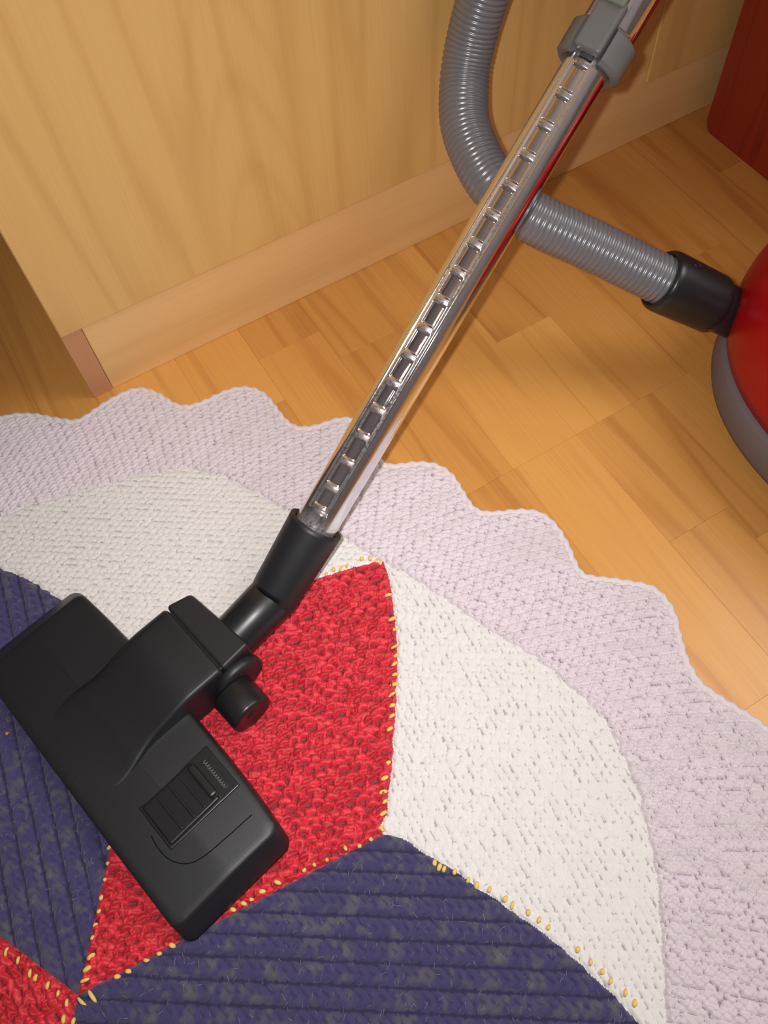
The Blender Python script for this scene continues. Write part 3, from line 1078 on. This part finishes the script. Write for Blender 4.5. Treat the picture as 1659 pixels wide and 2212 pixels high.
# roller wheel with its hub
def head_axis(name, x0, x1, y, z, prof, mat, n=40, parent=head):
    p = hw_(x0, y, z)
    d = E1
    V, F = along(p, d, prof, n)
    return mesh_obj(name, V, F, mat, parent, True)


wl = head_axis('roller_wheel', 0.0285, 0, 0.0740, 0.0293, [(0.0, 0.0150), (0.0, 0.0172), (0.002, 0.0182), (0.024, 0.0180), (0.0262, 0.0174), (0.0270, 0.0155), (0.0266, 0.0100), (0.0258, 0.0060), (0.0262, 0.0045), (0.0270, 0.0040), (0.0270, 0.001)], M_BLACK2)
smooth_caps(wl)
wl['label'] = 'black roller wheel on the back of the floor head'
head_axis('wheel_fork', 0.0195, 0, 0.0860, 0.0325, [(0.0, 0.0050), (0.0, 0.0200), (0.002, 0.0212), (0.0075, 0.0208), (0.009, 0.0190), (0.0092, 0.006)], M_BLACK)

# rocker pedal: sunken well, tilted plate with ribs, spring
well = head_box('pedal_well', (0.0515, -0.0325, 0.0300), (0.0925, 0.0330, 0.0398), 0.0010, M_BLACK2, taper=lambda x, y, z: (x, y, z - 0.004 * max(0, (-y) / 0.05) + 0.0006))
tilt = lambda x, y, z: (x, y, z + 0.0022 * (y + 0.03) / 0.05 - 0.0030 * max(0, (-y) / 0.05))
ped = head_box('rocker_pedal', (0.0535, -0.0305, 0.0340), (0.0905, 0.0165, 0.0412), 0.0018, M_BLACK2, taper=tilt)
for yy, hh, ww in ((-0.017, 0.0011, 0.0011), (-0.0055, 0.0011, 0.0011), (0.0045, 0.0009, 0.0010), (0.0148, 0.0056, 0.0034)):
    head_box('rib', (0.0570, yy - ww, 0.0395), (0.0875, yy + ww, 0.0412 + hh), min(hh, ww) * 0.6, M_BLACK2, ped and head, taper=tilt)
t = np.linspace(0, 1, 240)
sp = np.array([hw_(0.060 + 0.027 * a, 0.0245 + 0.0013 * math.cos(2 * math.pi * 11 * a), 0.0408 + 0.0009 * math.sin(2 * math.pi * 11 * a)) for a in t])
o = sweep_obj('pedal_spring', sp, 0.00032, M_GREY, head, 6)
o['label'] = 'fine grey coil spring'


def ztop(x, y):
    return 0.0400 - 0.0045 * (abs(x) / 0.147) ** 2 - 0.0050 * max(0.0, -(y + 0.012) / 0.053)


gp, _ = catmull([(0.1145, 0.026, 0), (0.1140, 0.005, 0), (0.1125, -0.017, 0), (0.1080, -0.029, 0), (0.098, -0.0365, 0), (0.086, -0.0385, 0), (0.074, -0.0370, 0)], 0.002)
gr = np.array([hw_(p[0], p[1], ztop(p[0], p[1]) - 0.00005) for p in gp])
o = sweep_obj('cover_seam', gr, 0.00040, plain('seam_shadow_gap', (0.004, 0.004, 0.004), 0.9, spec=0.1), head, 6)

# swivel neck: lower piece, joint line, upper socket that takes the chrome tube
N0 = hw_(-0.0030, 0.0980, 0.0362)
E_t = T1 + TD * (-0.047)
NB = T1 + TD * (-0.1065)
d1 = (NB - N0) / np.linalg.norm(NB - N0)
lo_len = np.linalg.norm(NB - N0)
V, F = along(N0, d1, [(-0.006, 0.0185), (0.0, 0.0195), (lo_len * 0.5, 0.0200), (lo_len - 0.0016, 0.0204), (lo_len - 0.0008, 0.0200), (lo_len - 0.0008, 0.0192)], 48)
o = mesh_obj('neck_pipe', V, F, M_BLACK2, head, True)
o['label'] = 'short black pipe behind the floor head'
Q = np.array([NB - d1 * 0.010, NB - d1 * 0.0002] + [NB + TD * t for t in np.linspace(0.004, 0.0715, 16)])
k = np.linspace(0, 1, len(Q))
rad = 0.0206 + 0.0026 * k
rad[0] = 0.0190
V, F = loft(sweep(Q, rad, 56), True, False)
# inner lip of the socket
ring_end = V[-56:]
c_end = ring_end.mean(0)
lip = [c_end + (ring_end - c_end) * f for f in (0.955, 0.80)]
lip[1] = lip[1] - TD * 0.0015
base = len(V)
V = np.vstack([V] + lip)
for r in range(2):
    a0 = base - 56 + r * 56
    for i in range(56):
        j = (i + 1) % 56
        F.append((a0 + i, a0 + j, a0 + 56 + j, a0 + 56 + i))
o = mesh_obj('tube_socket', V, F, M_BLACK, head, True)
o['label'] = 'black angled socket gripping the chrome tube'

# --- a crumb lying on the rug
CRUMB = (-0.2003, 0.3323)
bm = bmesh.new()
bmesh.ops.create_icosphere(bm, subdivisions=2, radius=1.0)
for v_ in bm.verts:
    k = 1.0 + 0.18 * math.sin(5.1 * v_.co.x + 2.0) + 0.15 * math.sin(6.3 * v_.co.y + 4.1 * v_.co.z)
    v_.co = Vector((v_.co.x * 0.0019 * k, v_.co.y * 0.0014 * k, v_.co.z * 0.0011 * k))
cr = bm_obj('crumb', bm, plain('dry_orange_crumb', (0.55, 0.24, 0.13), 0.8), None, True)
i, j = np.searchsorted(gx, CRUMB[0]), np.searchsorted(gy, CRUMB[1])
cr.location = (CRUMB[0], CRUMB[1], float(Z[i - 2:i + 3, j - 2:j + 3].max()) + 0.0009)
tag(cr, 'tiny orange crumb lying on the navy petal left of the black floor head', 'crumb')
